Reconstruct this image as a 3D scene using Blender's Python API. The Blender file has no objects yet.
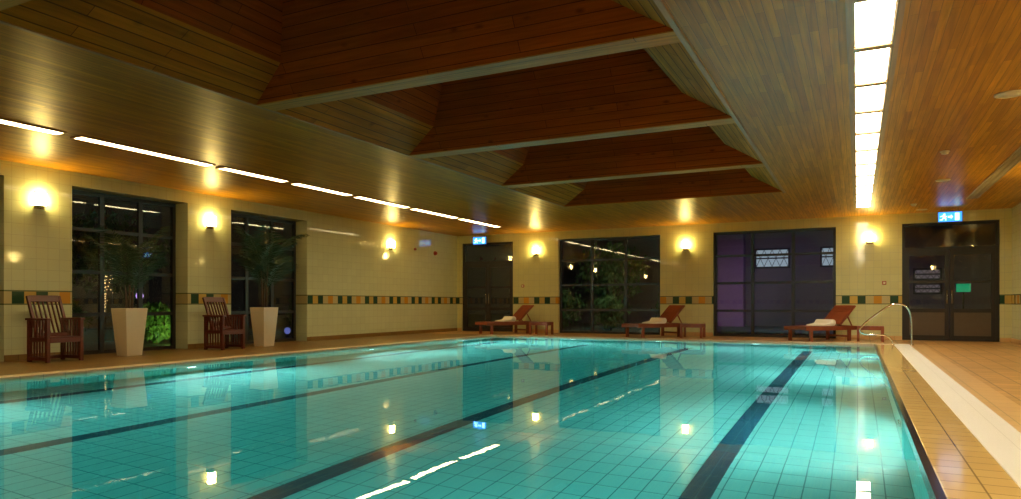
import bpy, bmesh, math, random
from mathutils import Vector, Matrix, Euler
random.seed(7)
sc = bpy.context.scene
COL = sc.collection
PI = math.pi

# ------------------------------------------------------------------ helpers
class MB:
    def __init__(s): s.v = []; s.f = []; s.sm = []
    def face(s, pts, smooth=False):
        b = len(s.v); s.v += [tuple(p) for p in pts]; s.f.append(tuple(range(b, b+len(pts)))); s.sm.append(smooth); return s
    def add(s, vs, fs, smooth=False):
        b = len(s.v); s.v += [tuple(p) for p in vs]
        for f in fs: s.f.append(tuple(b+i for i in f)); s.sm.append(smooth)
        return s
    def box(s, x0, x1, y0, y1, z0, z1, M=None):
        vs = [Vector(p) for p in ((x0,y0,z0),(x1,y0,z0),(x1,y1,z0),(x0,y1,z0),(x0,y0,z1),(x1,y0,z1),(x1,y1,z1),(x0,y1,z1))]
        if M: vs = [M @ p for p in vs]
        return s.add(vs, [(0,3,2,1),(4,5,6,7),(0,1,5,4),(1,2,6,5),(2,3,7,6),(3,0,4,7)])
    def bar(s, a, b, w, h, up=(0,0,1)):
        a = Vector(a); b = Vector(b); d = (b-a); L = d.length; d.normalize()
        u = Vector(up); sd = d.cross(u)
        if sd.length < 1e-4: sd = d.cross(Vector((1,0,0)))
        sd.normalize(); u = sd.cross(d).normalized()
        c = [(-w/2,-h/2),(w/2,-h/2),(w/2,h/2),(-w/2,h/2)]
        vs = [a+sd*p+u*q for p,q in c]+[b+sd*p+u*q for p,q in c]
        return s.add(vs, [(0,1,2,3),(7,6,5,4),(0,4,5,1),(1,5,6,2),(2,6,7,3),(3,7,4,0)])
    def tube(s, pts, r, n=10, cap=True):
        pts = [Vector(p) for p in pts]; rs = r if isinstance(r, (list,tuple)) else [r]*len(pts)
        vs = []; fs = []; ref = None
        for i, p in enumerate(pts):
            t = (pts[min(i+1,len(pts)-1)]-pts[max(i-1,0)]).normalized()
            if ref is None:
                ref = t.cross(Vector((0,0,1)))
                if ref.length < 1e-3: ref = t.cross(Vector((1,0,0)))
            ref = (ref - t*ref.dot(t)).normalized(); o = t.cross(ref)
            for k in range(n):
                a = 2*PI*k/n; vs.append(p+ref*math.cos(a)*rs[i]+o*math.sin(a)*rs[i])
        for i in range(len(pts)-1):
            for k in range(n):
                fs.append((i*n+k, i*n+(k+1)%n, (i+1)*n+(k+1)%n, (i+1)*n+k))
        s.add(vs, fs, True)
        if cap:
            b = len(s.v)-len(vs)
            s.f.append(tuple(b+k for k in range(n))[::-1]); s.sm.append(False)
            s.f.append(tuple(b+(len(pts)-1)*n+k for k in range(n))); s.sm.append(False)
        return s
    def lathe(s, prof, n=24, c=(0,0,0), smooth=True):
        vs = []; fs = []
        for r, z in prof:
            for k in range(n):
                a = 2*PI*k/n; vs.append((c[0]+r*math.cos(a), c[1]+r*math.sin(a), c[2]+z))
        for i in range(len(prof)-1):
            for k in range(n):
                fs.append((i*n+k, i*n+(k+1)%n, (i+1)*n+(k+1)%n, (i+1)*n+k))
        s.add(vs, fs, smooth)
        b = len(s.v)-len(vs)
        s.f.append(tuple(b+k for k in range(n))[::-1]); s.sm.append(False)
        s.f.append(tuple(b+(len(prof)-1)*n+k for k in range(n))); s.sm.append(False)
        return s
    def prism(s, poly, h, M=None):      # poly in xy, extruded along z by h
        n = len(poly); vs = [Vector((x,y,0)) for x,y in poly]+[Vector((x,y,h)) for x,y in poly]
        if M: vs = [M @ p for p in vs]
        fs = [tuple(range(n))[::-1], tuple(range(n,2*n))]+[(i,(i+1)%n,n+(i+1)%n,n+i) for i in range(n)]
        return s.add(vs, fs)

def obj(name, mb, mat, parent=None, bevel=0, kind=None):
    me = bpy.data.meshes.new(name); me.from_pydata(mb.v, [], mb.f)
    for p, q in zip(me.polygons, mb.sm): p.use_smooth = q
    bm = bmesh.new(); bm.from_mesh(me)
    if len(bm.verts) < 200000: bmesh.ops.recalc_face_normals(bm, faces=bm.faces)
    bm.to_mesh(me); bm.free()
    me.materials.append(mat); o = bpy.data.objects.new(name, me); COL.objects.link(o)
    if parent: o.parent = parent
    if bevel:
        b = o.modifiers.new('bevel', 'BEVEL'); b.width = bevel; b.segments = 2; b.limit_method = 'ANGLE'
    if kind: o['kind'] = kind
    return o
def struct(name, mb, mat, parent=None, bevel=0):
    return obj(name, mb, mat, parent, bevel, None if parent else 'structure')
def tag(o, label, cat, group=None):
    o['label'] = label; o['category'] = cat
    if group: o['group'] = group
    return o
def thing(name, label, cat, loc=(0,0,0), rz=0, group=None, kind=None):
    o = bpy.data.objects.new(name, None); COL.objects.link(o); o.empty_display_size = .2
    o.location = loc; o.rotation_euler = (0,0,rz)
    if kind: o['kind'] = kind
    else: tag(o, label, cat, group)
    return o
def dup(root, loc, rz=None, label=None):
    r = root.copy(); COL.objects.link(r); r.location = loc
    if rz is not None: r.rotation_euler = (0,0,rz)
    if label: r['label'] = label
    for ch in list(root.children):
        c = ch.copy(); COL.objects.link(c); c.parent = r
        for g in list(ch.children):
            d = g.copy(); COL.objects.link(d); d.parent = c
    return r

# ------------------------------------------------------------------ materials
def newmat(name):
    m = bpy.data.materials.new(name); m.use_nodes = True
    nt = m.node_tree; b = nt.nodes['Principled BSDF']; return m, nt, b
def flat(name, col, rough=.5, metal=0, noise=.06, scale=8, coat=0, spec=.5):
    m, nt, b = newmat(name); N = nt.nodes; L = nt.links
    tc = N.new('ShaderNodeTexCoord'); no = N.new('ShaderNodeTexNoise'); no.inputs['Scale'].default_value = scale; no.inputs['Detail'].default_value = 4
    L.new(tc.outputs['Object'], no.inputs['Vector'])
    hs = N.new('ShaderNodeHueSaturation'); hs.inputs['Color'].default_value = (*col, 1)
    mr = N.new('ShaderNodeMapRange'); mr.inputs['To Min'].default_value = 1-noise*2; mr.inputs['To Max'].default_value = 1+noise*2
    L.new(no.outputs['Fac'], mr.inputs['Value']); L.new(mr.outputs['Result'], hs.inputs['Value'])
    L.new(hs.outputs['Color'], b.inputs['Base Color'])
    b.inputs['Roughness'].default_value = rough; b.inputs['Metallic'].default_value = metal
    b.inputs['Coat Weight'].default_value = coat; b.inputs['Specular IOR Level'].default_value = spec
    return m
def emis(name, col, strength):
    m, nt, b = newmat(name)
    b.inputs['Base Color'].default_value = (*[min(1,c) for c in col], 1)
    b.inputs['Emission Color'].default_value = (*col, 1); b.inputs['Emission Strength'].default_value = strength
    return m
def tiles(name, ax, w, h, c1, c2, mortar, rough=.15, msize=.006, off=0, bump=.3, noise=.05, band=None, tilt=.0, coat=0, bias=0):
    """grid of tiles; ax = axis letters giving (along, across)"""
    m, nt, b = newmat(name); N = nt.nodes; L = nt.links
    tc = N.new('ShaderNodeTexCoord'); sp = N.new('ShaderNodeSeparateXYZ'); cb = N.new('ShaderNodeCombineXYZ')
    L.new(tc.outputs['Object'], sp.inputs[0]); L.new(sp.outputs[ax[0]], cb.inputs['X']); L.new(sp.outputs[ax[1]], cb.inputs['Y'])
    br = N.new('ShaderNodeTexBrick'); L.new(cb.outputs[0], br.inputs['Vector'])
    br.offset = off; br.inputs['Scale'].default_value = 1; br.inputs['Brick Width'].default_value = w; br.inputs['Row Height'].default_value = h
    br.inputs['Mortar Size'].default_value = msize; br.inputs['Mortar Smooth'].default_value = .3; br.inputs['Bias'].default_value = bias
    br.inputs['Color1'].default_value = (*c1,1); br.inputs['Color2'].default_value = (*c2,1); br.inputs['Mortar'].default_value = (*mortar,1)
    no = N.new('ShaderNodeTexNoise'); no.inputs['Scale'].default_value = 1.3; no.inputs['Detail'].default_value = 5; L.new(tc.outputs['Object'], no.inputs['Vector'])
    mr = N.new('ShaderNodeMapRange'); mr.inputs['To Min'].default_value = 1-noise*2; mr.inputs['To Max'].default_value = 1+noise*2; L.new(no.outputs['Fac'], mr.inputs['Value'])
    hs = N.new('ShaderNodeHueSaturation'); L.new(br.outputs['Color'], hs.inputs['Color']); L.new(mr.outputs['Result'], hs.inputs['Value'])
    out = hs.outputs['Color']
    if band:      # a row of coloured squares between z0 and z1, thin green lines above and below
        z0, z1, cell = band
        dv = N.new('ShaderNodeMath'); dv.operation = 'DIVIDE'; dv.inputs[1].default_value = cell; L.new(sp.outputs[ax[0]], dv.inputs[0])
        ad = N.new('ShaderNodeMath'); ad.operation = 'ADD'; ad.inputs[1].default_value = 120; L.new(dv.outputs[0], ad.inputs[0])
        md = N.new('ShaderNodeMath'); md.operation = 'MODULO'; md.inputs[1].default_value = 6; L.new(ad.outputs[0], md.inputs[0])
        d6 = N.new('ShaderNodeMath'); d6.operation = 'DIVIDE'; d6.inputs[1].default_value = 6; L.new(md.outputs[0], d6.inputs[0])
        rp = N.new('ShaderNodeValToRGB'); rp.color_ramp.interpolation = 'CONSTANT'
        cols = [(.03,.07,.04),(.55,.46,.2),(.62,.30,.04),(.58,.5,.25),(.03,.08,.045),(.6,.42,.1)]
        el = rp.color_ramp.elements; el[0].position = 0; el[0].color = (*cols[0],1); el[1].position = 1/6; el[1].color = (*cols[1],1)
        for i in range(2,6):
            e = el.new(i/6); e.color = (*cols[i],1)
        L.new(d6.outputs[0], rp.inputs[0])
        def rng(a, c):
            g = N.new('ShaderNodeMath'); g.operation = 'GREATER_THAN'; g.inputs[1].default_value = a; L.new(sp.outputs['Z'], g.inputs[0])
            l = N.new('ShaderNodeMath'); l.operation = 'LESS_THAN'; l.inputs[1].default_value = c; L.new(sp.outputs['Z'], l.inputs[0])
            k = N.new('ShaderNodeMath'); k.operation = 'MULTIPLY'; L.new(g.outputs[0], k.inputs[0]); L.new(l.outputs[0], k.inputs[1]); return k
        m0 = N.new('ShaderNodeMix'); m0.data_type = 'RGBA'; L.new(rng(z0-.025, z1+.025).outputs[0], m0.inputs['Factor']); L.new(out, m0.inputs['A']); m0.inputs['B'].default_value = (.16,.2,.09,1)
        m1 = N.new('ShaderNodeMix'); m1.data_type = 'RGBA'; L.new(rng(z0, z1).outputs[0], m1.inputs['Factor']); L.new(m0.outputs['Result'], m1.inputs['A']); L.new(rp.outputs['Color'], m1.inputs['B'])
        out = m1.outputs['Result']
    L.new(out, b.inputs['Base Color'])
    b.inputs['Roughness'].default_value = rough; b.inputs['Coat Weight'].default_value = coat; b.inputs['Coat Roughness'].default_value = .06
    hgt = N.new('ShaderNodeMath'); hgt.operation = 'MULTIPLY_ADD'; L.new(br.outputs['Fac'], hgt.inputs[0]); hgt.inputs[1].default_value = -1
    n2 = N.new('ShaderNodeTexNoise'); n2.inputs['Scale'].default_value = 3.0; n2.inputs['Detail'].default_value = 2; L.new(tc.outputs['Object'], n2.inputs['Vector'])
    ml = N.new('ShaderNodeMath'); ml.operation = 'MULTIPLY'; ml.inputs[1].default_value = tilt; L.new(n2.outputs['Fac'], ml.inputs[0]); L.new(ml.outputs[0], hgt.inputs[2])
    bp = N.new('ShaderNodeBump'); bp.inputs['Strength'].default_value = bump; bp.inputs['Distance'].default_value = .004; L.new(hgt.outputs[0], bp.inputs['Height'])
    L.new(bp.outputs[0], b.inputs['Normal']); 
    return m
def boards(name, ax, row, length, c1, c2, rough=.3, knots=0, coat=0, gscale=1.0, gap=.004, spec=.5):
    m, nt, b = newmat(name); N = nt.nodes; L = nt.links
    tc = N.new('ShaderNodeTexCoord'); sp = N.new('ShaderNodeSeparateXYZ'); cb = N.new('ShaderNodeCombineXYZ')
    L.new(tc.outputs['Object'], sp.inputs[0]); L.new(sp.outputs[ax[0]], cb.inputs['X']); L.new(sp.outputs[ax[1]], cb.inputs['Y'])
    br = N.new('ShaderNodeTexBrick'); L.new(cb.outputs[0], br.inputs['Vector'])
    br.offset = .37; br.offset_frequency = 2; br.inputs['Scale'].default_value = 1; br.inputs['Brick Width'].default_value = length; br.inputs['Row Height'].default_value = row
    br.inputs['Mortar Size'].default_value = gap; br.inputs['Mortar Smooth'].default_value = .2
    br.inputs['Color1'].default_value = (*c1,1); br.inputs['Color2'].default_value = (*c2,1); br.inputs['Mortar'].default_value = (*[c*.25 for c in c1],1)
    mp = N.new('ShaderNodeMapping'); mp.inputs['Scale'].default_value = (1.2*gscale, 28*gscale, 1); L.new(cb.outputs[0], mp.inputs['Vector'])
    no = N.new('ShaderNodeTexNoise'); no.inputs['Scale'].default_value = 1; no.inputs['Detail'].default_value = 6; no.inputs['Distortion'].default_value = .6; L.new(mp.outputs[0], no.inputs['Vector'])
    mr = N.new('ShaderNodeMapRange'); mr.inputs['From Min'].default_value = .25; mr.inputs['From Max'].default_value = .75; mr.inputs['To Min'].default_value = .72; mr.inputs['To Max'].default_value = 1.28; L.new(no.outputs['Fac'], mr.inputs['Value'])
    hs = N.new('ShaderNodeHueSaturation'); L.new(br.outputs['Color'], hs.inputs['Color']); L.new(mr.outputs['Result'], hs.inputs['Value'])
    out = hs.outputs['Color']
    if knots:
        vm = N.new('ShaderNodeMapping'); vm.inputs['Scale'].default_value = (2.2, 5.5, 1); L.new(cb.outputs[0], vm.inputs['Vector'])
        vo = N.new('ShaderNodeTexVoronoi'); vo.inputs['Scale'].default_value = 1; L.new(vm.outputs[0], vo.inputs['Vector'])
        kr = N.new('ShaderNodeMapRange'); kr.inputs['From Min'].default_value = .03; kr.inputs['From Max'].default_value = .15; kr.inputs['To Min'].default_value = 1-knots; kr.inputs['To Max'].default_value = 1; L.new(vo.outputs['Distance'], kr.inputs['Value'])
        h2 = N.new('ShaderNodeHueSaturation'); L.new(out, h2.inputs['Color']); L.new(kr.outputs['Result'], h2.inputs['Value']); out = h2.outputs['Color']
    L.new(out, b.inputs['Base Color']); b.inputs['Roughness'].default_value = rough; b.inputs['Coat Weight'].default_value = coat; b.inputs['Coat Roughness'].default_value = .15
    b.inputs['Specular IOR Level'].default_value = spec
    hg = N.new('ShaderNodeMath'); hg.operation = 'MULTIPLY_ADD'; L.new(br.outputs['Fac'], hg.inputs[0]); hg.inputs[1].default_value = -1
    m2 = N.new('ShaderNodeMath'); m2.operation = 'MULTIPLY'; m2.inputs[1].default_value = .35; L.new(no.outputs['Fac'], m2.inputs[0]); L.new(m2.outputs[0], hg.inputs[2])
    bp = N.new('ShaderNodeBump'); bp.inputs['Strength'].default_value = .35; bp.inputs['Distance'].default_value = .004; L.new(hg.outputs[0], bp.inputs['Height']); L.new(bp.outputs[0], b.inputs['Normal'])
    return m

WALLC1, WALLC2 = (.64,.69,.44), (.61,.66,.42)
M = {}
M['wall_y'] = tiles('cream_wall_tile_side', 'YZ', .2, .2, WALLC1, WALLC2, (.48,.49,.31), .06, .003, 0, .3, .02, band=(1.0,1.21,.2), tilt=1.1)
M['wall_x'] = tiles('cream_wall_tile_end', 'XZ', .2, .2, (.68,.68,.34), (.65,.65,.32), (.48,.49,.31), .06, .003, 0, .3, .02, band=(1.0,1.21,.2), tilt=1.1)
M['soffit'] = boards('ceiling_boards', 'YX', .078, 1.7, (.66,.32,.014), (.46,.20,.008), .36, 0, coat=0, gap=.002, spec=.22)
M['slope_side'] = boards('coffer_boards_side', 'YZ', .07, 2.4, (.60,.29,.028), (.48,.21,.018), .6, .45, spec=.1)  # same wood as the upper boards, yellow lamplight put into its colour
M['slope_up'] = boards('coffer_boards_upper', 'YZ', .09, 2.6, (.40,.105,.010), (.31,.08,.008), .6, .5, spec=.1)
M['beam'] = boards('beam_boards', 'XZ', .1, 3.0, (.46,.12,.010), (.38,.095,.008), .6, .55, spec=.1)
M['cap'] = boards('beam_cap_wood', 'XY', .3, 5, (.60,.32,.05), (.55,.28,.04), .5, .2, spec=.15)
M['trimwood'] = boards('trim_wood', 'YX', .3, 5, (.42,.25,.09), (.38,.2,.07), .4)
M['deck'] = tiles('deck_tile', 'XY', .3, .3, (.64,.37,.12), (.52,.29,.09), (.26,.14,.05), .38, .009, 0, .3, .12)
M['deck_side'] = tiles('deck_tile_wood_tone', 'YX', .6, .14, (.26,.155,.04), (.21,.12,.03), (.12,.065,.02), .38, .006, .5, .3, .1)
M['deck_border'] = tiles('deck_border_tile', 'YX', .3, .3, (.70,.45,.18), (.66,.41,.16), (.40,.26,.10), .35, .005, 0, .3, .06)
M['coping'] = tiles('coping_tile', 'YX', .3, .5, (.80,.66,.44), (.76,.62,.41), (.45,.35,.25), .3, .004)
M['coping_end'] = tiles('coping_tile_end', 'XY', .3, .5, (.80,.66,.44), (.76,.62,.41), (.45,.35,.25), .3, .004)
M['shelf'] = tiles('golden_shelf_tile', 'XY', .205, .2, (.78,.53,.19), (.73,.48,.165), (.34,.22,.08), .12, .006, 0, .2, .06, tilt=.6, coat=0)
M['black_tile'] = flat('black_edge_tile', (.02,.02,.03), .15)
M['white_grate'] = tiles('white_overflow_grating', 'YX', .025, .33, (.92,.90,.82), (.92,.90,.82), (.72,.70,.62), .4, .0035, 0, .5, .02)
M['pool_floor'] = tiles('pool_floor_tile', 'XY', .18, .28, (.50,.78,.74), (.47,.75,.715), (.12,.30,.32), .4, .006, 0, .2, .06)
M['pool_wall_x'] = tiles('pool_wall_tile_end', 'XZ', .18, .18, (.42,.68,.64), (.40,.66,.62), (.16,.34,.34), .4, .005, 0, .2, .05)
M['pool_wall_y'] = tiles('pool_wall_tile_side', 'YZ', .18, .18, (.42,.68,.64), (.40,.66,.62), (.16,.34,.34), .4, .005, 0, .2, .05)
M['lane'] = tiles('dark_lane_tile', 'XY', .105, .28, (.02,.05,.09), (.025,.06,.1), (.06,.12,.15), .4, .005)
M['frame'] = flat('dark_window_frame', (.020,.013,.009), .55)
M['pane_reflection'] = flat('pane_floor_reflection', (.10,.07,.045), .3)  # opaque brown for the lower glass: the mirrored floor put into its colour
M['mahog'] = boards('mahogany', 'XZ', .2, 3, (.125,.024,.010), (.10,.019,.008), .35, 0, gscale=2, gap=0)
M['teak'] = boards('reddish_teak', 'XY', .3, 3, (.27,.065,.022), (.22,.05,.017), .4, 0, gscale=2, gap=0)
M['planter'] = flat('offwhite_planter', (.66,.57,.42), .45, noise=.03)
M['soil'] = flat('soil', (.03,.02,.012), .9)
M['leaf'] = flat('palm_leaf', (.010,.032,.008), .7, noise=.2)
M['trunk'] = flat('palm_trunk', (.09,.05,.025), .8, noise=.2, scale=30)
M['towel'] = flat('white_towel', (.88,.84,.72), .9, noise=.05, scale=60)
M['chrome'] = flat('steel_rail', (.75,.75,.74), .12, 1, noise=.01)
M['white_plastic'] = flat('white_plastic', (.75,.68,.52), .4)
M['brass'] = flat('sconce_metal', (.30,.20,.07), .35, .8)
M['sconce_glow'] = emis('sconce_glow', (1.0,.72,.22), 50)
M['strip_glow'] = emis('strip_glow', (1.0,.78,.40), 8)
M['panel_glow'] = emis('panel_glow', (1.0,.88,.64), 12)
M['grille'] = tiles('ceiling_grille', 'YX', .05, .05, (.012,.01,.008), (.012,.01,.008), (.36,.27,.14), .5, .009)
M['grille_metal'] = flat('grille_metal', (.50,.40,.24), .5)
M['redbox'] = flat('red_plastic', (.35,.03,.02), .4)
M['sign_body'] = flat('sign_body', (.10,.16,.30), .4)
M['sign_face'] = emis('sign_face', (.03,.22,1.0), 1.3)
M['sign_mark'] = emis('sign_mark', (.45,.95,1.0), 2.0)
M['green_sign'] = emis('green_sign', (.01,.40,.18), .35)
M['ground'] = flat('outdoor_paving', (.08,.08,.08), .7, noise=.2, scale=2)
M['shrub'] = flat('shrub_leaf', (.05,.11,.03), .6, noise=.2)
M['bark'] = flat('bark', (.08,.05,.03), .9)
M['bulb'] = emis('fairy_bulb', (1.0,.62,.25), 2.5)
M['house'] = flat('violet_grey_wall', (.20,.165,.20), .8)
M['violet_wall'] = flat('violet_column', (.30,.15,.30), .8)
M['mauvewin'] = emis('dim_mauve_window', (.40,.34,.42), .10)
M['house_dark'] = flat('dark_roof', (.05,.05,.07), .8)
M['litwin'] = emis('lit_window', (.40,.50,.60), .3)
M['blue_glow'] = emis('blue_lamp_glow', (.15,.18,.6), .35)
M['violet_glow'] = emis('violet_lamp_glow', (.5,.3,.9), 1.2)
M['underlamp'] = emis('underwater_lamp_lens', (.75,1.0,.95), 3)

# glass
m, nt, b = newmat('window_glass'); M['glass'] = m
b.inputs['Base Color'].default_value = (.75,.78,.74,1); b.inputs['Roughness'].default_value = .01
b.inputs['Transmission Weight'].default_value = 1; b.inputs['IOR'].default_value = 1.5
# water
m, nt, b = newmat('pool_water'); M['water'] = m; N = nt.nodes; L = nt.links
b.inputs['Base Color'].default_value = (1,1,1,1); b.inputs['Roughness'].default_value = 0.0
b.inputs['Transmission Weight'].default_value = 1; b.inputs['IOR'].default_value = 1.33
tc = N.new('ShaderNodeTexCoord'); no = N.new('ShaderNodeTexNoise'); no.inputs['Scale'].default_value = 1.6; no.inputs['Detail'].default_value = 3; L.new(tc.outputs['Object'], no.inputs['Vector'])
bp = N.new('ShaderNodeBump'); bp.inputs['Strength'].default_value = .3; bp.inputs['Distance'].default_value = .003; L.new(no.outputs['Fac'], bp.inputs['Height']); L.new(bp.outputs[0], b.inputs['Normal'])
va = N.new('ShaderNodeVolumeAbsorption'); va.inputs['Color'].default_value = (.10,.93,.89,1); va.inputs['Density'].default_value = .30
L.new(va.outputs[0], nt.nodes['Material Output'].inputs['Volume'])

# ------------------------------------------------------------------ dimensions
XL, XR, YF, YB, ZC = -13.1, 3.55, 21.7, -5.0, 3.46
PX0, PX1, PY0, PY1 = -10.2, .36, -3.5, 19.25       # pool
RX = .43                                            # depth of window recesses at left
TOP = 3.2                                           # window head
# ---- floor (decks)
B = MB()
B.box(PX0-.3-2.65-.45, PX0-.3, YB, PY1+.25, -.25, 0)
struct('floor', B, M['deck_side'])
B = MB().box(XL, XR, PY1+.25, YF+.3, -.25, 0); struct('floor', B, M['deck'])
B = MB().box(1.42, XR, YB, PY1+.25, -.25, 0); struct('floor', B, M['deck'])
B = MB().box(1.12, 1.42, YB, PY1+.25, -.25, 0.0); struct('trim_1', B, M['deck_border'])
B = MB().box(.79, 1.12, YB, PY1+.25, -.20, .004); g = struct('trim_2', B, M['white_grate'])
B = MB().box(PX1+.05, .79, YB, PY1+.02, -.25, -.004); struct('trim_3', B, M['shelf'])
B = MB().box(PX1, PX1+.05, YB, PY1+.02, -.25, 0.0); struct('trim_4', B, M['black_tile'])
B = MB().box(PX0-.3, PX0, YB, PY1+.25, -.25, .01); struct('trim_5', B, M['coping'], bevel=.006)
B = MB().box(PX0, .79, PY1+.02, PY1+.25, -.25, .01); struct('trim_6', B, M['coping_end'], bevel=.006)
# ---- pool basin
D = -1.33
pool = MB().box(PX0-.2, PX1+.2, YB, PY1+.2, D-.1, D); struct('floor', pool, M['pool_floor'])
struct('wall_pool_left', MB().box(PX0-.2, PX0, YB, PY1, D, -.25), M['pool_wall_y'])
struct('wall_pool_right', MB().box(PX1, PX1+.2, YB, PY1, D, -.25), M['pool_wall_y'])
struct('wall_pool_far', MB().box(PX0-.2, PX1+.2, PY1, PY1+.2, D, -.25), M['pool_wall_x'])
struct('wall_pool_near', MB().box(PX0-.2, PX1+.2, YB-.2, YB, D, 0), M['pool_wall_x'])
for i, x in enumerate((-1.05, -3.8, -6.58, -9.3)):
    struct('trim_%d' % (7+i), MB().box(x-.105, x+.105, YB, 17.75, D, D+.004), M['lane'])
wt = MB().box(PX0-.003, PX1+.003, YB-.01, PY1+.01, D-.05, -.035)
tag(obj('pool_water', wt, M['water'], kind='stuff'), 'clear turquoise water filling the long indoor swimming pool', 'water')

# ---- walls
def wall_with_openings(name, mat, axis, p0, p1, a0, a1, opens, ztop, thick_sign):
    pass
lw = MB()
opL = [(4.18,6.68),(7.83,10.32),(11.49,13.98)]
y = YB
for a, c in opL+[(YF+.3, None)]:
    lw.box(XL-.5, XL, y, a, 0, ZC+.05)
    if c: lw.box(XL-.5, XL, a, c, TOP, ZC+.05); y = c
struct('wall_left', lw, M['wall_y'])
fw = MB()
opF = [(-12.91,-10.82),(-9.09,-5.60),(-3.96,-.55),(1.09,3.3)]
x = XL-.5
for a, c in opF+[(XR+.3, None)]:
    fw.box(x, a, YF, YF+.3, 0, ZC+.05)
    if c: fw.box(a, c, YF, YF+.3, TOP-.02, ZC+.05); x = c
struct('wall_far', fw, M['wall_x'])
struct('wall_right', MB().box(XR, XR+.3, YB, YF, 0, ZC+.05), M['wall_y'])
struct('wall_back', MB().box(XL-.5, XR+.3, YB-.3, YB, 0, ZC+.05), M['wall_x'])
bb = MB(); y = YB
for a, c in opL+[(YF-.02, None)]:
    bb.box(XL, XL+.015, y, a, 0, .11)
    if c: y = c
struct('baseboard_left', bb, M['deck_side'])
bb = MB(); x = XL+.02
for a, c in opF+[(XR-.02, None)]:
    bb.box(x, a, YF-.015, YF, 0, .11)
    if c: x = c
struct('baseboard_far', bb, M['deck_border'])
struct('baseboard_right', MB().box(XR-.015, XR, YB, YF-.02, 0, .11), M['deck_border'])

# ---- windows and doors   local x = along, y = depth, z up
def grid_window(name, width, height, loc, rz, door=False):
    t = thing(name, None, None, loc, rz, kind='structure')
    fr = MB(); d = .04; fwid = .075
    fr.box(0, fwid, -d, d, 0, height); fr.box(width-fwid, width, -d, d, 0, height)
    fr.box(fwid, width-fwid, -d, d, height-fwid, height); fr.box(fwid, width-fwid, -d, d, 0, .07)
    obj('window_frame' if not door else 'door_frame', fr, M['frame'], t)
    if not door:
        mu = MB(); cols = [width/3, width*2/3]
        for c in cols: mu.box(c-.045, c+.045, -.035, .035, .07, height-fwid)
        xs = [fwid]+cols+[width-fwid]
        for z in (.78, 1.62, 2.45):
            for i in range(3): mu.box(xs[i]+(.045 if i else 0), xs[i+1]-(.045 if i<2 else 0), -.03, .03, z-.035, z+.035)
        obj('glazing_bars', mu, M['frame'], t)
        for i in range(3):
            obj('glass_pane', MB().box(xs[i]+(.045 if i else 0), xs[i+1]-(.045 if i<2 else 0), -.006, .006, .07, height-fwid), M['glass'], t)
    else:
        obj('transom_bar', MB().box(fwid, width-fwid, -.038, .038, 2.42, 2.52), M['frame'], t)
        obj('transom_pane', MB().box(fwid, width-fwid, -.006, .006, 2.52, height-fwid), M['glass'], t)
        mid = width/2
        for s, (a, c) in enumerate(((fwid, mid-.006), (mid+.006, width-fwid))):
            leaf = MB(); st = .10
            leaf.box(a, a+st, -.03, .03, .01, 2.42); leaf.box(c-st, c, -.03, .03, .01, 2.42)
            for z0, z1 in ((.01,.14),(.76,.86),(1.55,1.62),(2.30,2.42)): leaf.box(a+st, c-st, -.03, .03, z0, z1)
            lf = obj('door_leaf', leaf, M['frame'], t)
            obj('lower_pane', MB().box(a+st, c-st, -.008, .008, .14, .76), M['pane_reflection'] if door == 2 else M['glass'], lf)
            obj('glass_pane', MB().box(a+st, c-st, -.006, .006, .86, 2.30), M['glass'], lf)
            hx = c-.05 if s == 0 else a+.05
            hb = MB().tube([(hx,-.035,1.0),(hx,-.075,1.0),(hx,-.075,1.35),(hx,-.035,1.35)], .012, 8)
            obj('door_handle', hb, M['chrome'], lf)
    return t
for i, (a, c) in enumerate(opL):
    grid_window('window_%d' % (i+1), c-a, TOP, (XL-RX, a, 0), PI/2)
grid_window('door_1', opF[0][1]-opF[0][0], TOP-.02, (opF[0][0], YF+.12, 0), 0, door=1)
grid_window('window_4', opF[1][1]-opF[1][0], TOP-.02, (opF[1][0], YF+.16, 0), 0)
grid_window('window_5', opF[2][1]-opF[2][0], TOP-.02, (opF[2][0], YF+.16, 0), 0)
grid_window('door_2', opF[3][1]-opF[3][0], TOP-.02, (opF[3][0], YF+.12, 0), 0, door=2)

# ---- ceiling: flat soffit around the coffers
CX0, CX1 = -6.64, -1.47
YD = [-3.4, -.15, 3.1, 6.35, 9.6, 12.92, 16.22]     # dividers
cap = .14
LX0, LX1 = -.03, .29                                # row of light panels
LY0, LY1 = -4.4, 19.8
c = MB()
c.box(XL-.5, CX0, YB, YF+.3, ZC, ZC+.06)
c.box(CX0, CX1, YD[-1], YF+.3, ZC, ZC+.06)
c.box(CX0, CX1, YB, YD[0], ZC, ZC+.06)
c.box(CX1, LX0-.06, YB, YF+.3, ZC, ZC+.06)
c.box(LX1+.06, XR+.3, YB, YF+.3, ZC, ZC+.06)
c.box(LX0-.06, LX1+.06, LY1, YF+.3, ZC, ZC+.06); c.box(LX0-.06, LX1+.06, YB, LY0, ZC, ZC+.06)
struct('ceiling', c, M['soffit'])
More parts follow.
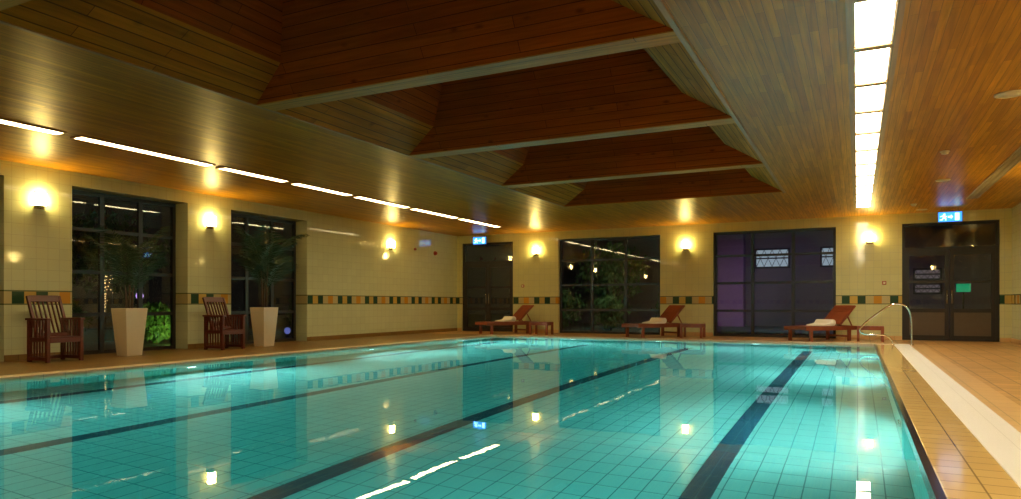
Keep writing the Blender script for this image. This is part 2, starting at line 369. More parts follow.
# coffer profile: (inset x, inset y, height)
PR = [(0,0,0),(.62,.22,.35),(1.02,.58,.86),(1.75,1.2,1.75)]
lo = MB(); up = MB(); tp = MB()
for j in range(len(YD)-1):
    y0, y1 = YD[j]+cap*(j>0), YD[j+1]-cap*(j<len(YD)-2)
    for k in range(3):
        a, b_ = PR[k], PR[k+1]; T = lo if k == 0 else up
        for X, s in ((CX0,1),(CX1,-1)):
            T.add([(X+s*a[0],y0+a[1],ZC+a[2]),(X+s*a[0],y1-a[1],ZC+a[2]),(X+s*b_[0],y1-b_[1],ZC+b_[2]),(X+s*b_[0],y0+b_[1],ZC+b_[2])],[(0,1,2,3)])
    q = PR[3]; tp.face([(CX0+q[0],y0+q[1],ZC+q[2]),(CX1-q[0],y0+q[1],ZC+q[2]),(CX1-q[0],y1-q[1],ZC+q[2]),(CX0+q[0],y1-q[1],ZC+q[2])])
def solid(o, t=.02):
    s = o.modifiers.new('solid','SOLIDIFY'); s.thickness = t; s.offset = 1
    return o
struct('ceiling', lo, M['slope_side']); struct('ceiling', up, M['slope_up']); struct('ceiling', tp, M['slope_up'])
# end faces of the first and last coffer
for yy, s in ((YD[0],1),(YD[-1],-1)):
    e = MB()
    for k in range(3):
        a, b_ = PR[k], PR[k+1]
        e.face([(CX0+a[0],yy+s*a[1],ZC+a[2]),(CX1-a[0],yy+s*a[1],ZC+a[2]),(CX1-b_[0],yy+s*b_[1],ZC+b_[2]),(CX0+b_[0],yy+s*b_[1],ZC+b_[2])])
    if s == -1:
        t = thing('ceiling_beam', 'farthest wide sloped timber ceiling beam, closing the roof recess nearest the far wall', 'ceiling beam', (0,0,0), 0, 'timber beams across the ceiling')
        obj('beam_face', e, M['beam'], t)
        obj('beam_cap', MB().box(CX0, CX1, yy-.005, yy+.02, ZC-.012, ZC), M['cap'], t)
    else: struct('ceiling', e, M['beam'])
LB = {1:None, 2:None, 3:'nearest wide timber ceiling beam, its pale underside crossing upper centre of the view',
      4:'second wide timber ceiling beam from the front, with dark red boarded face', 5:'third wide timber ceiling beam from the front, between two other beams'}
for j in range(1, len(YD)-1):
    yy = YD[j]
    if j < 3 : lab = None
    else: lab = LB[j]
    t = thing('ceiling_beam', lab, 'ceiling beam', group='timber beams across the ceiling') if lab else thing('ceiling', None, None, kind='structure')
    e = MB()
    for s in (-1, 1):
        for k in range(3):
            a, b_ = PR[k], PR[k+1]; y0 = yy+s*cap
            e.face([(CX0+a[0],y0+s*a[1],ZC+a[2]),(CX1-a[0],y0+s*a[1],ZC+a[2]),(CX1-b_[0],y0+s*b_[1],ZC+b_[2]),(CX0+b_[0],y0+s*b_[1],ZC+b_[2])])
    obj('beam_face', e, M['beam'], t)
    obj('beam_cap', MB().box(CX0, CX1, yy-cap, yy+cap, ZC-.012, ZC+.01), M['cap'], t)
# slim trim round the coffer opening
tr = MB()
tr.box(CX0-.05, CX0, YD[0], YD[-1]+.12, ZC-.012, ZC); tr.box(CX1, CX1+.05, YD[0], YD[-1]+.12, ZC-.02, ZC)
struct('trim_11', tr, M['trimwood'])
# roof slab above so that nothing leaks in
struct('ceiling', MB().box(XL-.5, XR+.3, YB-.3, YF+.3, ZC+1.9, ZC+2.0), M['house_dark'])

# ------------------------------------------------------------------ ceiling lights
# row of light panels
edges = [-4.4]
yy = LY1
ys = []
while yy > LY0+1: ys.append(yy); yy -= 1.24
t_frame = MB()
t_frame.box(LX0-.06, LX0, LY0, LY1, ZC-.02, ZC+.06); t_frame.box(LX1, LX1+.06, LY0, LY1, ZC-.02, ZC+.06)
for y1 in ys: t_frame.box(LX0, LX1, y1-1.24, y1-1.24+.11, ZC-.02, ZC+.06)
t_frame.box(LX0, LX1, LY0, ys[-1]-1.24, ZC-.02, ZC+.06)
struct('trim_12', t_frame, M['trimwood'])
P0 = None; n = len(ys)
ordn = ['first','second','third','fourth','fifth','sixth','seventh','eighth','ninth','tenth','eleventh','twelfth']
for i, y1 in enumerate(ys):
    yc = y1-.565
    lab = 'white glowing ceiling light panel, %s from the far wall in the right-hand row' % (ordn[i] if i < len(ordn) else 'beyond view')
    if P0 is None:
        P0 = thing('ceiling_light_panel', lab, 'ceiling light', (.13, yc, ZC), 0, 'row of square ceiling light panels')
        obj('diffuser', MB().box(-.16, .16, -.565, .565, .005, .03), M['panel_glow'], P0)
        r = MB()
        for s in (-1,1): r.box(s*.16-.006*(s+1), s*.16-.006*(s-1), -.565, .565, -.004, .008)
        obj('diffuser_rim', r, M['brass'], P0)
    elif y1 > 3.5: dup(P0, (.13, yc, ZC), 0, lab)
    else:
        q = dup(P0, (.13, yc, ZC), 0, 'white glowing ceiling light panel in the right-hand row, overhead and out of view')
# strip lights above the left pool edge
S = [(-3.0,-.7),(-.6,1.6),(1.7,3.75),(3.82,6.05),(6.12,8.62),(8.70,10.42),(10.5,12.38),(12.46,14.62),(14.7,17.0),(17.1,19.6)]
for i, (a, c_) in enumerate(S):
    k = len(S)-i
    lab = 'slim glowing warm strip light, %s from the far end of the left ceiling line' % ordn[k-1] if i > 2 else 'slim glowing warm strip light in the left ceiling line, out of view'
    t = thing('strip_light', lab, 'strip light', (-10.26, (a+c_)/2, ZC), 0, 'line of strip lights along the left ceiling')
    h = (c_-a)/2-.09
    hs_ = MB(); hs_.box(-.115, -.10, -h, h, -.02, 0); hs_.box(.10, .115, -h, h, -.02, 0); hs_.box(-.115, .115, -h-.035, -h, -.022, 0); hs_.box(-.115, .115, h, h+.035, -.022, 0)
    obj('housing', hs_, M['trimwood'], t)
    obj('diffuser', MB().box(-.10, .10, -h, h, -.018, 0), M['strip_glow'], t)

# ------------------------------------------------------------------ wall sconces   local: -y out of wall
def sconce(loc, rz, label, first=[]):
    if first: return dup(first[0], loc, rz, label)
    t = thing('wall_sconce', label, 'wall light', loc, rz, 'square wall lights between the windows')
    obj('shade', MB().box(-.08, .08, -.10, -.012, -.10, .12), M['sconce_glow'], t)
    obj('backplate', MB().box(-.088, .088, -.012, 0, -.16, .14), M['brass'], t, bevel=.003)
    br = MB(); br.box(-.086, .086, -.106, -.012, -.115, -.10)
    for sx in (-1,1): br.box(sx*.082-.004, sx*.082+.004, -.106, -.098, -.10, .12)
    obj('shade_rim', br, M['brass'], t)
    bk = MB().tube([(0,-.01,-.15),(0,-.05,-.155),(0,-.06,-.118)], .012, 8)
    obj('bracket', bk, M['brass'], t)
    first.append(t); return t
sconce((XL, 7.25, 2.85), PI/2, 'glowing square wall light on the tiled pier left of the first palm window')
sconce((XL, 10.9, 2.85), PI/2, 'glowing square wall light on the tiled pier between the two palm windows')
sconce((XL, 17.67, 2.85), PI/2, 'glowing square wall light on the long unbroken left wall')
sconce((-9.92, YF, 2.82), 0, 'glowing wall light on the far wall between dark door and first far window')
sconce((-4.79, YF, 2.82), 0, 'glowing wall light on the far wall between the two wide windows')
sconce((.30, YF, 2.82), 0, 'glowing wall light on the far wall left of the brown double door')
for y_ in (1.5, -3.0): sconce((XL, y_, 2.85), PI/2, 'glowing square wall light on the left wall nearest the viewer, out of view')
for y_ in (15.5, 8.5, 1.5): sconce((XR, y_, 2.85), -PI/2, 'glowing square wall light on the right-hand wall, out of view')

# ------------------------------------------------------------------ exit signs
def exit_sign(x, y, label, first=[]):
    if first: return dup(first[0], (x, y, ZC), 0, label)
    t = thing('exit_sign', label, 'exit sign', (x, y, ZC), 0, 'blue lit exit signs below the ceiling')
    obj('sign_box', MB().box(-.27, .27, -.03, .03, -.37, -.10), M['sign_body'], t, bevel=.006)
    obj('sign_face', MB().box(-.255, .255, -.036, -.031, -.355, -.115), M['sign_face'], t)
    for sx in (-.18,.18): obj('hanger', MB().box(sx-.008, sx+.008, -.008, .008, -.10, 0), M['chrome'], t)
    Mx = Matrix.Rotation(PI/2, 4, 'X'); 
    def put(polys, nm):
        b_ = MB()
        for poly in polys: b_.prism([(px*.9, pz*.9-.235) for px, pz in poly], .004, Matrix.Translation((0,-.036,0)) @ Mx)
        obj(nm, b_, M['sign_mark'], t)
    # running figure (left), arrow (middle), doorway (right)
    put([[(-.17,.07),(-.15,.095),(-.125,.095),(-.115,.07),(-.13,.05),(-.16,.05)],
         [(-.19,.04),(-.12,.045),(-.10,.0),(-.13,-.03),(-.17,-.02),(-.18,.01)],
         [(-.24,.02),(-.19,.035),(-.185,.015),(-.235,0)],[(-.12,.03),(-.075,.01),(-.08,-.008),(-.12,.008)],
         [(-.13,-.02),(-.09,-.05),(-.10,-.1),(-.12,-.1),(-.115,-.06),(-.15,-.03)],
         [(-.17,-.02),(-.15,-.03),(-.19,-.09),(-.25,-.09),(-.25,-.07),(-.20,-.07)]], 'running_figure')
    put([[(-.05,-.02),(.02,-.02),(.02,-.06),(.07,0),(.02,.06),(.02,.02),(-.05,.02)]], 'arrow')
    put([[(.12,-.1),(.22,-.1),(.22,.1),(.12,.1)]], 'doorway_mark')
    first.append(t); return t
exit_sign(2.12, 20.9, 'blue lit exit sign hanging above the brown double door at right')
exit_sign(-11.95, 21.35, 'blue lit exit sign hanging above the dark door in the far left corner')

# ------------------------------------------------------------------ ceiling fittings on the right
g_ = MB(); g_.box(2.27, 2.285, -4, 19.2, ZC-.02, ZC); g_.box(2.485, 2.50, -4, 19.2, ZC-.02, ZC); g_.box(2.285, 2.485, 19.18, 19.2, ZC-.02, ZC)
t = tag(obj('ceiling_grille', g_, M['grille_metal']), 'long narrow lattice air grille running along the right ceiling', 'air grille')
obj('grille_back', MB().box(2.285, 2.485, -4, 19.18, ZC-.003, ZC), M['frame'], t)
g_ = MB()
for k in range(235):
    y_ = -3.95+k*.0985
    if y_ > 2: g_.bar((2.287, y_, ZC-.011), (2.483, y_+.09, ZC-.011), .013, .01); g_.bar((2.287, y_+.09, ZC-.011), (2.483, y_, ZC-.011), .013, .01)
obj('lattice', g_, M['grille_metal'], t)
def disc(x, y, r, lab):
    t = thing('ceiling_speaker', lab, 'ceiling speaker', (x, y, ZC), 0, 'round flat ceiling speakers')
    obj('rim', MB().lathe([(r,0),(r,-.012),(r-.02,-.018),(r-.025,-.008),(r-.025,0)], 28), M['white_plastic'], t)
    obj('mesh_cover', MB().lathe([(r-.026,0),(r-.026,-.01),(.02,-.014)], 28), M['white_plastic'], t)
def smoke(x, y, lab):
    t = thing('smoke_detector', lab, 'smoke detector', (x, y, ZC), 0, 'white smoke detectors on the right ceiling')
    obj('base', MB().lathe([(.07,0),(.07,-.018),(.062,-.022)], 24), M['white_plastic'], t)
    obj('sensor_head', MB().lathe([(.052,-.018),(.055,-.04),(.045,-.052),(.02,-.058)], 24), M['white_plastic'], t)
disc(1.60, 9.86, .16, 'round white flat ceiling speaker nearest the viewer at upper right')
disc(1.52, 16.15, .13, 'round white flat ceiling speaker between the two smoke detectors')
disc(1.50, 20.95, .13, 'round white flat ceiling speaker close to the far double door')
smoke(1.26, 13.1, 'nearer white smoke detector on the boarded ceiling right of the light panels')
smoke(1.24, 19.7, 'farther white smoke detector beside the blue exit sign')

# ------------------------------------------------------------------ wall fittings
def callpoint(loc, lab, first=[]):
    if first: return dup(first[0], loc, 0, lab)
    t = thing('fire_call_point', lab, 'call point', loc, 0, 'small red call points on the far wall')
    obj('housing', MB().box(-.05,.05,-.04,0,-.05,.05), M['redbox'], t, bevel=.005)
    obj('press_plate', MB().box(-.028,.028,-.044,-.04,-.028,.028), M['white_plastic'], t)
    first.append(t)
callpoint((-10.42, YF, 1.61), 'small red call point on far wall beside the dark left door')
callpoint((.66, YF, 1.57), 'small red call point on far wall beside the brown double door')
t = thing('alarm_sounder', 'dark oval alarm sounder high on the left wall near the corner', 'alarm', (XL, 20.2, 2.74), PI/2)
obj('backbox', MB().lathe([(.075,0),(.075,.02),(.07,.03)], 20), M['redbox'], t).rotation_euler = (PI/2,0,0)
o = obj('sounder_head', MB().lathe([(.06,.03),(.055,.07),(.03,.09)], 20), M['redbox'], t); o.rotation_euler = (PI/2,0,0)
t = thing('wall_sensor', 'tiny dark sensor on the left wall below the ceiling, left of the alarm', 'sensor', (XL, 18.99, 2.8), PI/2)
obj('sensor_body', MB().box(-.035,.035,-.05,0,-.04,.04), M['redbox'], t, bevel=.01)
obj('sensor_lens', MB().box(-.02,.02,-.055,-.05,-.025,.01), M['frame'], t)

# ------------------------------------------------------------------ slatted armchairs (local +x = front)
def armchair(loc, rz, label, first=[]):
    if first: return dup(first[0], loc, rz, label)
    t = thing('slatted_armchair', label, 'armchair', loc, rz, 'dark slatted wooden armchairs on the left deck')
    W, Dp = .315, .275
    for s in (-1, 1):
        y = s*(W-.03)
        side = MB()
        side.box(-Dp, Dp, y-.022, y+.022, .03, .09)
        so = obj('side_rail', side, M['mahog'], t, bevel=.004)
        obj('side_rail', MB().box(-Dp, Dp, y-.015, y+.015, .36, .42), M['mahog'], t, bevel=.004)
        for k in range(6):
            x = -Dp+.085+k*(2*Dp-.17)/5
            obj('side_slat', MB().box(x-.017, x+.017, y-.009, y+.009, .09, .715), M['mahog'], so)
        for x in (-Dp+.025, Dp-.025):
            obj('leg', MB().box(x-.028, x+.028, y-.028, y+.028, 0, .715), M['mahog'], t, bevel=.004)
        obj('armrest', MB().box(-Dp-.03, Dp+.03, y-.045, y+.045, .715, .75), M['mahog'], t, bevel=.008)
    seat = MB()
    for k in range(7):
        x0 = -.20+k*.07; seat.box(x0, x0+.058, -W+.06, W-.06, .405, .43)
    obj('seat', seat, M['mahog'], t, bevel=.004)
    obj('front_rail', MB().box(Dp-.03, Dp, -W+.06, W-.06, .33, .405), M['mahog'], t, bevel=.004)
    obj('rear_rail', MB().box(-Dp+.01, -Dp+.04, -W+.06, W-.06, .33, .405), M['mahog'], t, bevel=.004)
    obj('floor_stretcher', MB().box(-Dp+.01, -Dp+.04, -W+.06, W-.06, .03, .09), M['mahog'], t, bevel=.004)
    # raked back
    a = Vector((-.06, 0, .42)); c = Vector((-.34, 0, 1.13))
    bk = MB()
    for s in (-1,1): bk.bar(a+Vector((0,s*.265,0)), c+Vector((0,s*.265,0)), .045, .045, (1,0,0))
    d = (c-a).normalized()
    bk.bar(c-d*.05+Vector((0,-.245,0)), c-d*.05+Vector((0,.245,0)), .03, .12, d)
    bk.bar(a+d*.04+Vector((0,-.245,0)), a+d*.04+Vector((0,.245,0)), .03, .07, d)
    bo = obj('backrest', bk, M['mahog'], t, bevel=.004)
    for k in range(6):
        y = -.19+k*.076
        obj('back_slat', MB().bar(a+d*.05+Vector((0,y,0)), c-d*.09+Vector((0,y,0)), .036, .014, Vector((1,0,0)).cross(Vector((0,1,0))).cross(d)), M['mahog'], bo)
    first.append(t); return t
armchair((-12.45, 7.16, 0), math.radians(2), 'dark red slatted wooden armchair left of the first palm planter')
armchair((-12.42, 10.72, 0), math.radians(2), 'dark red slatted wooden armchair left of the second palm planter')

# ------------------------------------------------------------------ potted palms
def frond(length, el, az, droop, seed, wide=.22, nl=22):
    R = random.Random(seed); b_ = MB(); pts = []; p = Vector((0,0,0)); n = 14; e = el
    for i in range(n+1):
        pts.append(p.copy())
        p = p+Vector((math.cos(az)*math.cos(e), math.sin(az)*math.cos(e), math.sin(e)))*(length/n)
        e -= droop/n*(.4+1.2*i/n)
    b_.tube(pts, [.008*(1-.8*i/n) for i in range(n+1)], 5)
    side = Vector((-math.sin(az), math.cos(az), 0))
    for k in range(nl):
        u = .22+.78*k/(nl-1); f = u*n; i = min(int(f), n-1); q = pts[i].lerp(pts[i+1], f-i); tg = (pts[i+1]-pts[i]).normalized()
        ll = wide*(math.sin(PI*min(1,(u-.15)/.9))*.75+.3)*R.uniform(.85,1.1)*2
        for s in (-1, 1):
            dr = (tg*.75+side*s*.85+Vector((0,0,-.25-.15*R.random()))).normalized()
            nrm = dr.cross(tg).normalized(); w = .013; wd = nrm.cross(dr)
            m1 = q+dr*ll*.45; m2 = q+dr*ll+Vector((0,0,-.12*ll))
            b_.add([q, m1+wd*w, m2, m1-wd*w, m1+nrm*.003], [(0,1,4),(1,2,4),(2,3,4),(3,0,4)])
    return b_
def potted_palm(loc, label, fr, hstem, seed):
    t = thing('potted_palm', label, 'potted palm', loc, 0, 'palms in tall tapered planters on the left deck')
    a, c, h = .155, .225, .91
    pv = [(-a,-a,0),(a,-a,0),(a,a,0),(-a,a,0),(-c,-c,h),(c,-c,h),(c,c,h),(-c,c,h),
          (-c+.025,-c+.025,h),(c-.025,-c+.025,h),(c-.025,c-.025,h),(-c+.025,c-.025,h),
          (-c+.035,-c+.035,h-.08),(c-.035,-c+.035,h-.08),(c-.035,c-.035,h-.08),(-c+.035,c-.035,h-.08)]
    pf = [(3,2,1,0)]
    for base in (0,4,8):
        for k in range(4): pf.append((base+k, base+(k+1)%4, base+4+(k+1)%4, base+4+k))
    pf.append((12,13,14,15))
    obj('planter', MB().add(pv, pf), M['planter'], t, bevel=.006)
    obj('soil', MB().box(-c+.04, c-.04, -c+.04, c-.04, h-.09, h-.05), M['soil'], t)
    R = random.Random(seed)
    for k in range(3):
        an = k*2.1+.4; dx, dy = .05*math.cos(an), .05*math.sin(an)
        st = MB().tube([(dx,dy,h-.06),(dx*1.3,dy*1.3,h+hstem*.5),(dx*1.8,dy*1.8,h+hstem)], [.022,.017,.013], 8)
        obj('stem', st, M['trunk'], t)
    for k, (az, el, ln, dr) in enumerate(fr):
        f = obj('frond', frond(ln, el, az, dr, seed*50+k), M['leaf'], t)
        an = (k%3)*2.1+.4; f.location = (.09*math.cos(an), .09*math.sin(an), h+hstem*(.3+.7*((k*7)%5)/4))
R = random.Random(3)
fr1 = [(R.uniform(0,6.28)+k*0, R.uniform(1.2,1.5), R.uniform(.9,1.4), R.uniform(.4,1.1)) for k in range(9)]
fr1 = [(k*2*PI/9+R.uniform(-.2,.2), e, l, d) for k, (_, e, l, d) in enumerate(fr1)]
potted_palm((-12.52, 8.57, 0), 'thin green palm in a tall white tapered planter, nearer of the two', fr1, .45, 3)
fr2 = [(k*2*PI/14*1.31+R.uniform(-.2,.2), R.uniform(1.0,1.5), R.uniform(.8,1.2), R.uniform(.4,1.3)) for k in range(20)]
potted_palm((-12.42, 11.85, 0), 'bushy dark palm in a tall white tapered planter, farther of the two', fr2, 1.0, 5)

# ------------------------------------------------------------------ loungers, towels, side tables
def lounger(loc, rz, label, first=[]):
    if first: return dup(first[0], loc, rz, label)
    t = thing('sun_lounger', label, 'sun lounger', loc, rz, 'reddish wooden sun loungers along the far wall')
    Lh, W = .98, .35      # local x from -Lh (foot) to Lh (head)
    fr = MB()
    for s in (-1,1): fr.box(-Lh, Lh, s*W-.025, s*W+.025, .29, .40)
    fr.box(-Lh, -Lh+.04, -W+.02, W-.02, .31, .40); fr.box(Lh-.04, Lh, -W+.02, W-.02, .31, .40)
    obj('frame', fr, M['teak'], t, bevel=.004)
    sl = MB()
    for k in range(17): sl.box(-Lh+.05+k*.073, -Lh+.05+k*.073+.06, -W+.02, W-.02, .385, .405)
    obj('seat_slats', sl, M['teak'], t)
    for x in (-.78, .62):
        for s in (-1,1): obj('leg', MB().box(x-.045, x+.045, s*(W-.005)-.028, s*(W-.005)+.028, 0, .31), M['teak'], t, bevel=.004)
    obj('stretcher', MB().box(.60, .64, -W+.03, W-.03, .10, .15), M['teak'], t)
    hx = .33; an = math.radians(42); Lb = .78
    Mx = Matrix.Translation((hx,0,.40)) @ Matrix.Rotation(-an, 4, 'Y')
    bk = MB(); 
    for s in (-1,1): bk.box(0, Lb, s*(W-.045)-.02, s*(W-.045)+.02, 0, .04, Mx)
    bk.box(Lb-.05, Lb, -W+.065, W-.065, 0, .04, Mx)
    bo = obj('backrest', bk, M['teak'], t, bevel=.003)
    b2 = MB()
    for k in range(9): b2.box(.01+k*.082, .01+k*.082+.074, -W+.045, W-.045, .04, .055, Mx)
    obj('back_slats', b2, M['teak'], bo)
    for s in (-1,1): obj('prop', MB().bar(Mx @ Vector((.42, s*(W-.09), 0)), (hx+.52, s*(W-.09), .36), .022, .03), M['teak'], t)
    first.append(t); return t
def towel(loc, rz, label, first=[]):
    if first: return dup(first[0], loc, rz, label)
    # folded towel with a rolled end; profile in x-z, extruded along y
    prof = [(-.30,0),(-.29,.025),(-.10,.05),(0,.075)]
    n = 14
    for k in range(n+1):
        a = PI*.85-k*(PI*1.55)/n; prof.append((.11+.085*math.cos(a), .085+.085*math.sin(a)))
    prof.append((.08,0))
    t = thing('rolled_towel', label, 'towel', loc, rz, 'white towels rolled on the loungers')
    obj('towel_fold', MB().prism([(px,pz) for px,pz in prof], .54, Matrix.Translation((0,.27,0)) @ Matrix.Rotation(PI/2,4,'X')), M['towel'], t, bevel=.012)
    sp_ = MB()
    for s in (-1,1):
        pts = []
        for k in range(40):
            a = k*.42; r = .012+.068*k/39; pts.append((.11+r*math.cos(a), s*.272, .085+r*math.sin(a)))
        sp_.tube(pts, .0045, 6)
    obj('rolled_edge', sp_, M['towel'], t)
    first.append(t); return t
def side_table(loc, rz, label, first=[]):
    if first: return dup(first[0], loc, rz, label)
    t = thing('side_table', label, 'side table', loc, rz, 'low wooden side tables by the loungers')
    tp_ = MB()
    for k in range(6): tp_.box(-.32+k*.107, -.32+k*.107+.10, -.26, .26, .38, .405)
    obj('table_top', tp_, M['teak'], t)
    ap = MB(); ap.box(-.31,.31,-.25,-.225,.30,.38); ap.box(-.31,.31,.225,.25,.30,.38); ap.box(-.31,-.285,-.225,.225,.30,.38); ap.box(.285,.31,-.225,.225,.30,.38)
    obj('apron', ap, M['teak'], t)
    for sx in (-1,1):
        for sy in (-1,1): obj('leg', MB().box(sx*.285-.032, sx*.285+.032, sy*.225-.032, sy*.225+.032, 0, .378), M['teak'], t)
    first.append(t); return t
sets = [((-10.42,20.40), 60, (-9.12,20.35), 'dark door in the far left corner', 'left'),
        ((-5.42,20.42), 57, (-4.32,20.50), 'first wide far window', 'middle'),
        ((-.86,20.36), 51, (.30,20.62), 'second wide far window and chrome handrail', 'right')]
for (lx, ly), deg, (tx, ty), near, pos in sets:
    rz = math.radians(deg)
    lounger((lx, ly, 0), rz, 'reddish wooden sun lounger with raised back by the '+near)
    c_, s_ = math.cos(rz), math.sin(rz)
    towel((lx+.02*c_, ly+.02*s_, .405), rz, 'white towel rolled on the sun lounger by the '+near)
    side_table((tx, ty, 0), 0, {'left':'low wooden side table right of the lounger nearest the far left door','middle':'low wooden side table right of the middle sun lounger','right':'low wooden side table behind the chrome pool handrail'}[pos])

# ------------------------------------------------------------------ chrome handrail
def bez(P, n=10):
    out = []
    Q = [P[0]]+P+[P[-1]]
    for i in range(1, len(Q)-2):
        p0,p1,p2,p3 = [Vector(q) for q in Q[i-1:i+3]]
        for k in range(n):
            u = k/n; out.append(.5*((2*p1)+(-p0+p2)*u+(2*p0-5*p1+4*p2-p3)*u*u+(-p0+3*p1-3*p2+p3)*u**3))
    out.append(Vector(P[-1])); return out
t = thing('pool_handrail', 'curved chrome pool handrail at the far right corner of the pool', 'handrail', (0,19.0,0))
pts = bez([(1.16,0,0),(1.15,0,.35),(1.13,0,.72),(1.02,0,.94),(.82,0,.99),(.62,0,.90),(.32,0,.66),(.12,0,.47),(.05,0,.34),(.16,0,.25),(.42,0,.24),(.62,0,.22),(.72,0,.12),(.76,0,.005)], 8)
obj('rail_tube', MB().tube(pts, .02, 12), M['chrome'], t)
for x in (1.16, .76): obj('flange', MB().lathe([(.045,0.005),(.045,.012),(.028,.022)], 20, (x,0,0)), M['chrome'], t)

# ------------------------------------------------------------------ underwater lamps (fixtures in the pool walls + their light)
UL = []
for y_ in (-1.5, 3.2, 8.1, 13.0, 17.2): UL.append((PX0, y_, 1, 0)); UL.append((PX1, y_-.6, -1, 0))
for x_ in (-7.6, -5.0, -2.4): UL.append((x_, PY1, 0, -1))
first = None
for i, (x, y, dx, dy) in enumerate(UL):
    rz = {(1,0):PI/2, (-1,0):-PI/2, (0,-1):0}[(dx,dy)]
    side = {(1,0):'left',(-1,0):'right',(0,-1):'far'}[(dx,dy)]
    if side == 'far': wh = {-7.6:'leftmost of the three on the far pool wall', -5.0:'middle of the three on the far pool wall', -2.4:'rightmost of the three on the far pool wall'}[x]
    else: wh = ordn[4-i//2]+' from the far end of the '+side+' pool wall'
    lab = 'round underwater lamp below the surface, '+wh
    if first is None:
        first = thing('underwater_lamp', lab, 'pool lamp', (x,y,-.62), rz, 'round underwater lamps in the pool walls')
        o = obj('lamp_ring', MB().lathe([(.14,0),(.14,.02),(.11,.03),(.105,.01)], 24), M['chrome'], first); o.rotation_euler = (PI/2,0,0)
        o = obj('lamp_lens', MB().lathe([(.10,.005),(.10,.012),(.03,.02)], 24), M['underlamp'], first); o.rotation_euler = (PI/2,0,0)
    else: dup(first, (x,y,-.62), rz, lab)
    li = bpy.data.lights.new('underwater_lamp_light', 'SPOT'); li.energy = {(1,0):330,(-1,0):250,(0,-1):210}[(dx,dy)]; li.spot_size = math.radians(165); li.spot_blend = .9; li.color = (.80,1.0,.97); li.shadow_soft_size = 0
    lo_ = bpy.data.objects.new('underwater_lamp_light', li); COL.objects.link(lo_); lo_.location = (x+dx*.12, y+dy*.12, -.45); lo_.rotation_euler = Vector((dx,dy,-.55 if dx < 0 else .0)).to_track_quat('-Z','Y').to_euler()

# ------------------------------------------------------------------ outdoors (night)
struct('floor', MB().box(-45, XL-.5, -20, 60, -.3, -.02), M['ground'])
struct('floor', MB().box(XL-.5, 30, YF+.3, 60, -.3, -.02), M['ground'])
def blob_shrub(name, loc, r, h, label, seed, n=900, group=None, stemh=0):
    R = random.Random(seed); t = thing(name, label, 'shrub' if not stemh else 'tree', loc, 0, group)
    lf = MB()
    for k in range(n):
        a = R.uniform(0,2*PI); z = R.uniform(-1,1); q = (R.random())**.4
        rr = math.sqrt(1-z*z)*q*(.8+.2*math.sin(3*a+seed)+.15*math.sin(5*z+a))
        p = Vector((math.cos(a)*rr*r, math.sin(a)*rr*r, stemh+h/2+z*q*h/2+.05))
        E = Euler((R.uniform(0,6),R.uniform(0,6),R.uniform(0,6))).to_matrix(); s = R.uniform(.05,.10)*(1+.5*(stemh>0))
        lf.add([p+E@Vector(v)*s for v in ((-1,0,0),(0,-.45,.1),(1,0,0),(0,.45,.1))], [(0,1,2,3)])
    obj('foliage', lf, M['shrub'], t)
    st = MB().tube([(0,0,0),(0.02,0,(stemh+h)*.3),(0,.02,(stemh+h)*.6)], [.05+.03*(stemh>0),.04,.02], 8)
    for k in range(4):
        a = k*1.6+.3; st.tube([(0,0,stemh*.9+h*.15),(r*.5*math.cos(a), r*.5*math.sin(a), stemh+h*.6)], [.025,.008], 6)
    obj('trunk', st, M['bark'], t); return t
blob_shrub('shrub', (-15.9,11.6,-.02), .55, 1.0, 'rounded shrub lit bright green outside the first palm window', 1, 1300)
blob_shrub('shrub', (-16.4,9.6,-.02), .7, 1.1, 'dark shrub outside the first palm window, left of the green-lit one', 2)
blob_shrub('tree', (-20.5,13.2,-.02), 1.9, 2.6, 'dark leafy tree outside the first palm window', 4, 1500, None, 1.2)
blob_shrub('shrub', (-16.6,17.6,-.02), .8, 1.4, 'dark shrub outside the second palm window', 5)
for i, (x, y, r, h, sh, lab) in enumerate(((-10.4,25.2,1.0,1.6,0,'leafy shrub outside the left end of the first wide far window'),(-8.2,24.6,.8,1.3,0,'low leafy shrub outside the middle of the first wide far window'),(-9.2,28,1.8,2.6,1.0,'leafy tree rising outside the first wide far window'),(-6.0,25.8,.9,1.9,0,'tall leafy shrub outside the right end of the first wide far window'))):
    blob_shrub('tree' if sh else 'shrub', (x,y,-.02), r, h, lab, 20+i, 1300, None, sh)
# slim tree wound with fairy lights
t = thing('fairy_light_tree', 'slim bare tree trunk wound with golden fairy lights outside the first palm window', 'tree', (-18.2,11.85,-.02))
obj('trunk', MB().tube([(0,0,0),(.03,0,1.0),(0,.03,1.9),(.05,0,2.7)], [.11,.09,.07,.03], 10), M['bark'], t)
bl = MB(); R = random.Random(9)
for k in range(70):
    z = .75+1.15*k/70; a = k*1.1; rad = .10-.01*z
    c0 = Vector((rad*math.cos(a)+R.uniform(-.02,.02)*1, rad*math.sin(a), z+R.uniform(-.02,.02))); r = .013
    bl.add([c0+Vector(v)*r for v in ((1,0,0),(-1,0,0),(0,1,0),(0,-1,0),(0,0,1),(0,0,-1))], [(0,2,4),(2,1,4),(1,3,4),(3,0,4),(2,0,5),(1,2,5),(3,1,5),(0,3,5)])
o = obj('fairy_lights', bl, M['bulb'], t); o['kind'] = 'stuff'
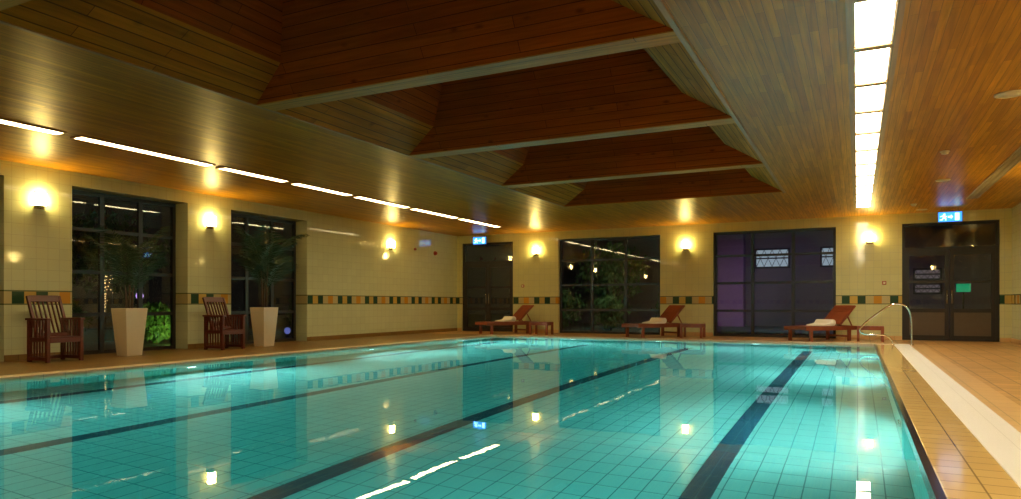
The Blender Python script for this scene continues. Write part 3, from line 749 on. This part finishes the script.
# garden lamps
def garden_lamp(loc, mat, label, h=.9):
    t = thing('garden_lamp', label, 'garden lamp', loc, 0, None)
    obj('post', MB().lathe([(.05,0),(.05,.02),(.03,.03),(.03,h-.12)], 14), M['frame'], t)
    obj('globe', MB().lathe([(.03,h-.12),(.075,h-.09),(.095,h-.02),(.075,h+.05),(.02,h+.08)], 18), mat, t)
garden_lamp((-17.4,12.2,-.02), M['violet_glow'], 'small violet garden lamp glowing outside the first palm window', 1.25)
garden_lamp((-15.4,15.6,-.02), M['blue_glow'], 'small blue garden lamp glowing low outside the second palm window', .22)
garden_lamp((-.62,26.5,-.02), M['blue_glow'], 'small blue garden lamp glowing outside the second wide far window', .75)
# building across the path
t = thing('building', 'violet-grey building with lattice-lit windows beyond the second wide far window', 'building', (0,33,-.02))
obj('wall', MB().box(-16, 12, 0, .4, 0, 5.5), M['house'], t)
obj('roof', MB().prism([(-.5,5.5),(3.5,7.0),(3.5,7.2),(-.7,5.6)], 29, Matrix.Translation((-16.5,0,0)) @ Matrix(((0,0,1,0),(1,0,0,0),(0,1,0,0),(0,0,0,1)))), M['house_dark'], t)
def lat_window(x0, x1, z0, z1, pm='litwin'):
    w = obj('window', MB().box(x0, x1, -.05, 0, z0, z1), M['house_dark'], t)
    obj('pane', MB().box(x0+.08, x1-.08, -.06, -.05, z0+.08, z1-.08), M[pm], w)
    lt = MB(); n = 4; wx = (x1-x0-.16)/n
    lt.box(x0+.08, x1-.08, -.085, -.062, (z0+z1)/2-.03, (z0+z1)/2+.03)
    for k in range(n):
        a = x0+.08+k*wx
        lt.bar((a,-.075,z0+.08),(a+wx,-.075,z1-.08), .02, .06, (0,1,0)); lt.bar((a+wx,-.075,z0+.08),(a,-.075,z1-.08), .02, .06, (0,1,0))
    obj('lattice', lt, M['house_dark'], w)
lat_window(-4.17,-2.68,2.6,3.5); lat_window(-1.46,-.1,2.6,3.5)
lat_window(2.05,3.07,1.97,2.47,'mauvewin'); lat_window(2.05,3.07,1.40,1.86,'mauvewin')
obj('column', MB().box(-5.6,-4.5,-1.2,-.5,0,5.45), M['violet_wall'], t)
# green running sign beyond the right door
t = thing('green_exit_sign', 'green lit sign glowing beyond the glass of the brown double door', 'exit sign', (2.72,23.6,1.45))
obj('sign_box', MB().box(-.19,.19,-.03,.03,-.13,.13), M['sign_body'], t, bevel=.006)
obj('sign_face', MB().box(-.175,.175,-.036,-.031,-.115,.115), M['green_sign'], t)
obj('post', MB().box(-.02,.02,-.02,.02,-1.47,-.13), M['frame'], t)

def spot(name, loc, tgt, e, col, size=60, soft=.05):
    li = bpy.data.lights.new(name, 'SPOT'); li.energy = e; li.color = col; li.spot_size = math.radians(size); li.spot_blend = .6; li.shadow_soft_size = soft
    o = bpy.data.objects.new(name, li); COL.objects.link(o); o.location = loc
    o.rotation_euler = (Vector(tgt)-Vector(loc)).to_track_quat('-Z','Y').to_euler()
spot('green_uplight', (-14.6,11.2,.1), (-15.9,11.6,.45), 55, (.65,1.0,.18), 70)
spot('violet_uplight', (-4.2,29,.1), (-5.2,33,2), 22, (.8,.62,.95), 70)
spot('courtyard_light', (-2,27,3.6), (-2,30,0), 110, (.66,.64,.95), 130)
spot('garden_light', (-7.5,23.2,3.0), (-8.5,27,.8), 80, (.8,.9,.6), 120)
spot('garden_light', (-14.2,9.5,3.0), (-19,12.5,.5), 12, (.8,.9,.45), 120)

# ------------------------------------------------------------------ world, camera, view
w = bpy.data.worlds.new('night'); sc.world = w; w.use_nodes = True
bg = w.node_tree.nodes['Background']; bg.inputs[0].default_value = (.020,.018,.016,1); bg.inputs[1].default_value = .1
cam = bpy.data.cameras.new('camera'); co = bpy.data.objects.new('camera', cam); COL.objects.link(co)
co.location = (0,0,1.0); co.rotation_euler = (PI/2, 0, math.radians(26.7))
cam.sensor_width = 36; cam.lens = 690/1021*36
cam.shift_x = 0; cam.shift_y = (303.5-249.5)/1021
cam.clip_start = .05; cam.clip_end = 200
sc.camera = co
sc.view_settings.view_transform = 'Standard'; sc.view_settings.look = 'None'
sc.view_settings.gamma = 1; sc.view_settings.use_curve_mapping = False
sc.view_settings.exposure = 1.15
sc.cycles.max_bounces = 10; sc.cycles.transmission_bounces = 8; sc.cycles.glossy_bounces = 4; sc.cycles.diffuse_bounces = 4
sc.cycles.caustics_refractive = False; sc.cycles.caustics_reflective = False
sc.cycles.sample_clamp_indirect = 4.0; sc.cycles.use_denoising = True
